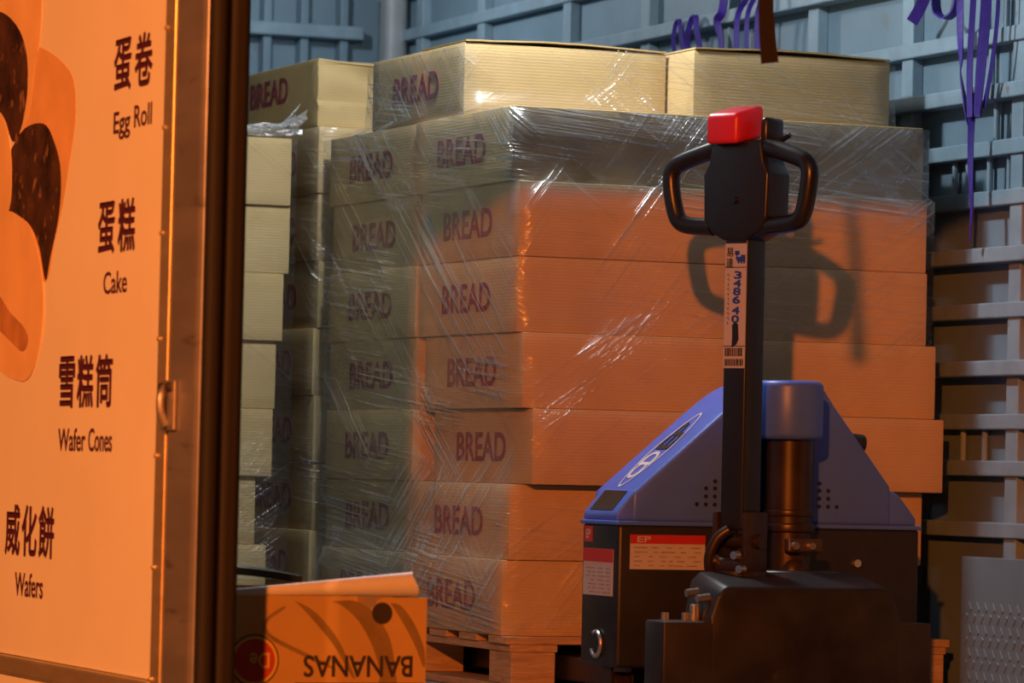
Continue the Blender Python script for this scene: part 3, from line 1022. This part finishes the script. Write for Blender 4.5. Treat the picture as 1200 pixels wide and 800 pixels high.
# ---------------------------------------------------------------- banana carton with its contents
BX0, BX1, BY0, BY1, BZ = 2.60, 3.10, 8.10, 8.50, .256
B = thing('banana_carton', 'orange printed banana carton standing upside down and open beside the wooden pallet', 'carton', (2.85, 8.3, 0))
def arc(cx, cz, r, a0, a1, n=10):
    return [(cx + r * math.cos(R(a0 + (a1 - a0) * i / n)), cz + r * math.sin(R(a0 + (a1 - a0) * i / n))) for i in range(n + 1)]
front = [(BX0, .0), (BX1, .0), (BX1, BZ)] + [(3.005, BZ)] + arc(2.966, BZ - .002, .026, -8, -172) + [(2.92, BZ + .001), (BX0, BZ + .003)]
b = prism(NB(), front, 'y', BY0, BY0 + .007)
box(b, BX0, BX1, BY1 - .007, BY1, 0, BZ + .01)
box(b, BX0, BX0 + .007, BY0 + .007, BY1 - .007, 0, BZ)
box(b, BX1 - .007, BX1, BY0 + .007, BY1 - .007, 0, BZ)
box(b, BX0 + .007, BX1 - .007, BY0 + .007, BY1 - .007, 0, .008)
obj('carton_body', b, 'fruit_card', B)
yp = BY0 - .0006
def fprint(nm, pts, mat, lift=0, lab=None):
    P = [Vector((p[0], 0, p[1])) for p in pts]
    q = smooth_path(P + [P[0]], 5)[:-1]
    return obj(nm, prism(NB(), [(v.x, v.z) for v in q], 'y', yp - lift, BY0 + .0005), mat, B)
fprint('printed_banana', [(2.895, .247), (2.945, .248), (2.985, .225), (3.020, .175), (3.035, .105), (3.037, .06), (3.000, .06), (3.000, .105), (2.985, .155), (2.955, .205), (2.920, .236)], 'fruit_shade')
fprint('printed_banana', [(3.020, .245), (3.045, .238), (3.075, .20), (3.096, .15), (3.096, .115), (3.075, .16), (3.045, .21)], 'fruit_shade')
fprint('printed_banana', [(2.815, .248), (2.86, .225), (2.91, .17), (2.945, .10), (2.94, .098), (2.90, .160), (2.85, .215)], 'fruit_shade')
fprint('printed_banana', [(2.765, .212), (2.757, .195), (2.775, .175), (2.85, .14), (2.90, .115), (2.90, .111), (2.845, .133), (2.770, .168), (2.750, .192), (2.758, .214), (2.79, .235), (2.795, .232)], 'fruit_shade')
b = cyl(NB(), (3.003, BY0 - .001, .224), (3.003, BY0 + .0005, .224), .022, n=24)
obj('hand_hole', b, 'fruit_black', B)  # flat black disc on the card, coloured for the shade in the hole
obj('lettering', text_bm('BANANAS', .232, .042, (2.954, yp - .0006, .117), (-1, 0, 0), (0, 0, -1), .02, .0006), 'fruit_black', B)
obj('printed_band', box(NB(), 2.82, 3.096, yp, BY0 + .0005, .045, .084), 'fruit_black', B)
em = obj('emblem', cyl(NB(), (2.733, BY0 - .0012, .128), (2.733, BY0 + .0005, .128), .052, n=36), 'fruit_black', B)
obj('emblem_ring', cyl(NB(), (2.733, BY0 - .0018, .128), (2.733, BY0 - .0008, .128), .049, n=36), 'fruit_yellow', em)
obj('emblem_disc', cyl(NB(), (2.733, BY0 - .0024, .128), (2.733, BY0 - .0014, .128), .043, n=36), 'fruit_red', em)
obj('emblem_letters', text_bm('De', .040, .030, (2.744, BY0 - .0027, .128), (-1, 0, 0), (0, 0, -1), .02, .0006), 'fruit_yellow', em)
# the carton stands a little nearer to the corner post
Q = .92
ZQ = lambda z: .52 + (z - .52) * Q
for o_ in list(B.children) + [c for ch in B.children for c in ch.children]:
    for v in o_.data.vertices:
        if v.co.z < .012 and o_.name.startswith('carton_body'):
            v.co.z = v.co.z
        else:
            v.co.z = ZQ(v.co.z)
        v.co.x *= Q
        v.co.y *= Q
B.location = (2.85 * Q, 8.3 * Q, .52 * (1 - Q) * 0)
# white foam roll lying across the carton, tapering to the left
t = NB()
N, K = 22, 40
rings_ = []
YR = 8.112 * Q
def cen(u):
    r = .003 + .0205 * u
    return r, ZQ(.2575) + r
for i in range(N + 1):
    u = i / N
    x = (2.64 + .432 * u) * Q
    r, zc = cen(u)
    rings_.append([t.verts.new((x + .006 * math.sin(a * 2), YR + r * math.cos(a), zc + r * math.sin(a))) for a in [2 * math.pi * j / K for j in range(K)]])
for p, q in zip(rings_, rings_[1:]):
    for j in range(K):
        t.faces.new((p[j], p[(j + 1) % K], q[(j + 1) % K], q[j]))
t.faces.new(rings_[0][::-1])
r, zc = cen(1)
inner = [t.verts.new((v.co.x + .002, YR + (v.co.y - YR) * .84, zc + (v.co.z - zc) * .84)) for v in rings_[-1]]
deep = [t.verts.new((v.co.x - .10, YR + (v.co.y - YR) * .9, zc + (v.co.z - zc) * .7 + .0)) for v in inner]
for j in range(K):
    t.faces.new((rings_[-1][j], rings_[-1][(j + 1) % K], inner[(j + 1) % K], inner[j]))
    t.faces.new((inner[j], inner[(j + 1) % K], deep[(j + 1) % K], deep[j]))
t.faces.new(deep)
tag(obj('foam_roll', t, 'foam', None, True, 50), 'white tapered foam roll lying across the top of the banana carton', 'roll')
t = NB()
ribbon(t, [(2.62 * Q, 8.49 * Q, ZQ(.296)), (2.74 * Q, 8.485 * Q, ZQ(.303)), (2.82 * Q, 8.485 * Q, ZQ(.299)), (2.90 * Q, 8.488 * Q, ZQ(.290)), (2.96 * Q, 8.49 * Q, ZQ(.280))], (.10, .03), .014, (0, 1, .1))
tag(obj('plastic_bag', t, 'bag'), 'black plastic bag edge folded over the back of the banana carton', 'bag')

# ---------------------------------------------------------------- straps
FV = (.927, -.375, 0)
t = NB()
ribbon(t, [(4.915, 9.43, 1.80), (4.912, 9.452, 1.734), (4.912, 9.483, 1.698), (4.912, 9.528, 1.664)], .03, .003, FV, .08)
ribbon(t, [(4.915, 9.411, 1.80), (4.912, 9.400, 1.691), (4.910, 9.363, 1.662), (4.910, 9.327, 1.658), (4.912, 9.284, 1.686), (4.915, 9.267, 1.80)], .03, .004, (1, .3, 0))
ribbon(t, [(4.912, 9.276, 1.80), (4.908, 9.264, 1.632), (4.908, 9.255, 1.547), (4.906, 9.250, 1.505), (4.905, 9.214, 1.419), (4.905, 9.19, 1.38)], .018, .003, FV, .5)
for dy, z1, wdt, dx in ((0, 1.40, .018, 0), (-.030, 1.405, .014, -.008), (.030, 1.40, .014, -.012), (-.052, 1.42, .009, .004)):
    ribbon(t, [(4.905 + dx, 9.125 + dy, 1.86), (4.902 + dx, 9.130 + dy * 1.2, 1.66), (4.900 + dx, 9.142 + dy, 1.52), (4.902 + dx, 9.155 + dy * .5, z1)], (wdt, wdt * 1.2), .003, FV, .12)
ribbon(t, [(4.900, 9.170, 1.46), (4.898, 9.178, 1.36), (4.899, 9.176, 1.25), (4.900, 9.170, 1.18), (4.902, 9.180, 1.095)], (.018, .011), .003, FV, .25)
tag(obj('lashing_strap', t, 'strap'), 'long violet lashing strap hanging in loops on the right truck wall', 'strap', 'violet straps on the truck wall')
t = NB()
ribbon(t, [(4.93, 11.015, 1.70), (4.92, 11.010, 1.745), (4.92, 10.995, 1.79), (4.92, 10.970, 1.797), (4.92, 10.958, 1.75), (4.93, 10.955, 1.69)], .012, .004, (.8, -.3, 0))
ribbon(t, [(4.93, 10.915, 1.69), (4.915, 10.905, 1.74), (4.915, 10.878, 1.79), (4.915, 10.850, 1.798), (4.915, 10.838, 1.75), (4.93, 10.835, 1.69)], .016, .004, (.8, -.3, 0))
tag(obj('lashing_strap', t, 'strap'), 'short violet strap looped over the wall rail, farthest left behind the top cartons', 'strap', 'violet straps on the truck wall')
t = NB()
ribbon(t, [(4.925, 10.64, 1.95), (4.915, 10.655, 1.849), (4.912, 10.668, 1.792), (4.912, 10.700, 1.771), (4.912, 10.675, 1.73), (4.915, 10.66, 1.66)], .024, .003, FV, .2)
tag(obj('lashing_strap', t, 'strap'), 'single twisted violet strap hanging over the wall rail between two looped ones', 'strap', 'violet straps on the truck wall')
t = NB()
for k, (dy, wd_) in enumerate(((0, .012), (.055, .013), (.11, .015), (-.05, .011))):
    ribbon(t, [(4.92, 10.40 + dy * .3, 1.86), (4.912 - k * .004, 10.41 + dy * .8, 1.81), (4.908 - k * .004, 10.43 + dy, 1.76), (4.91 - k * .004, 10.435 + dy, 1.64)], wd_, .003, FV, .05)
tag(obj('lashing_strap', t, 'strap'), 'violet strap bundle on the wall rail just behind the dark hanging strap', 'strap', 'violet straps on the truck wall')
t = NB()
ribbon(t, [(3.318, 7.055, 1.60), (3.326, 7.045, 1.50), (3.328, 7.04, 1.40), (3.333, 7.04, 1.33), (3.341, 7.042, 1.273)], (.021, .034), .004, (1, 0, 0))
tag(obj('pull_strap', t, 'strap_dark'), 'dark brown strap hanging down from above in front of the top right carton', 'strap')

# tread plate leaning on the right wall
tpz = NB()
box(tpz, 4.905, 4.915, 7.6, 9.196, .005, .335, .002)
ty = 7.62
row = 0
for k in range(8):
    z = .215 - k * .028
    y = 7.63 + (.018 if k % 2 else 0)
    while y < 9.18:
        s = 1 if (k % 2) else -1
        mt = Matrix.Translation((4.9045, y, z)) @ Matrix.Rotation(R(35 * s), 4, 'X')
        box(tpz, -.002, .002, -.006, .006, -.012, .012, .0015, 1, mt)
        y += .040
tag(obj('tread_plate', tpz, 'wall'), 'blue-grey tread plate with raised lozenges standing against the right wall', 'plate')
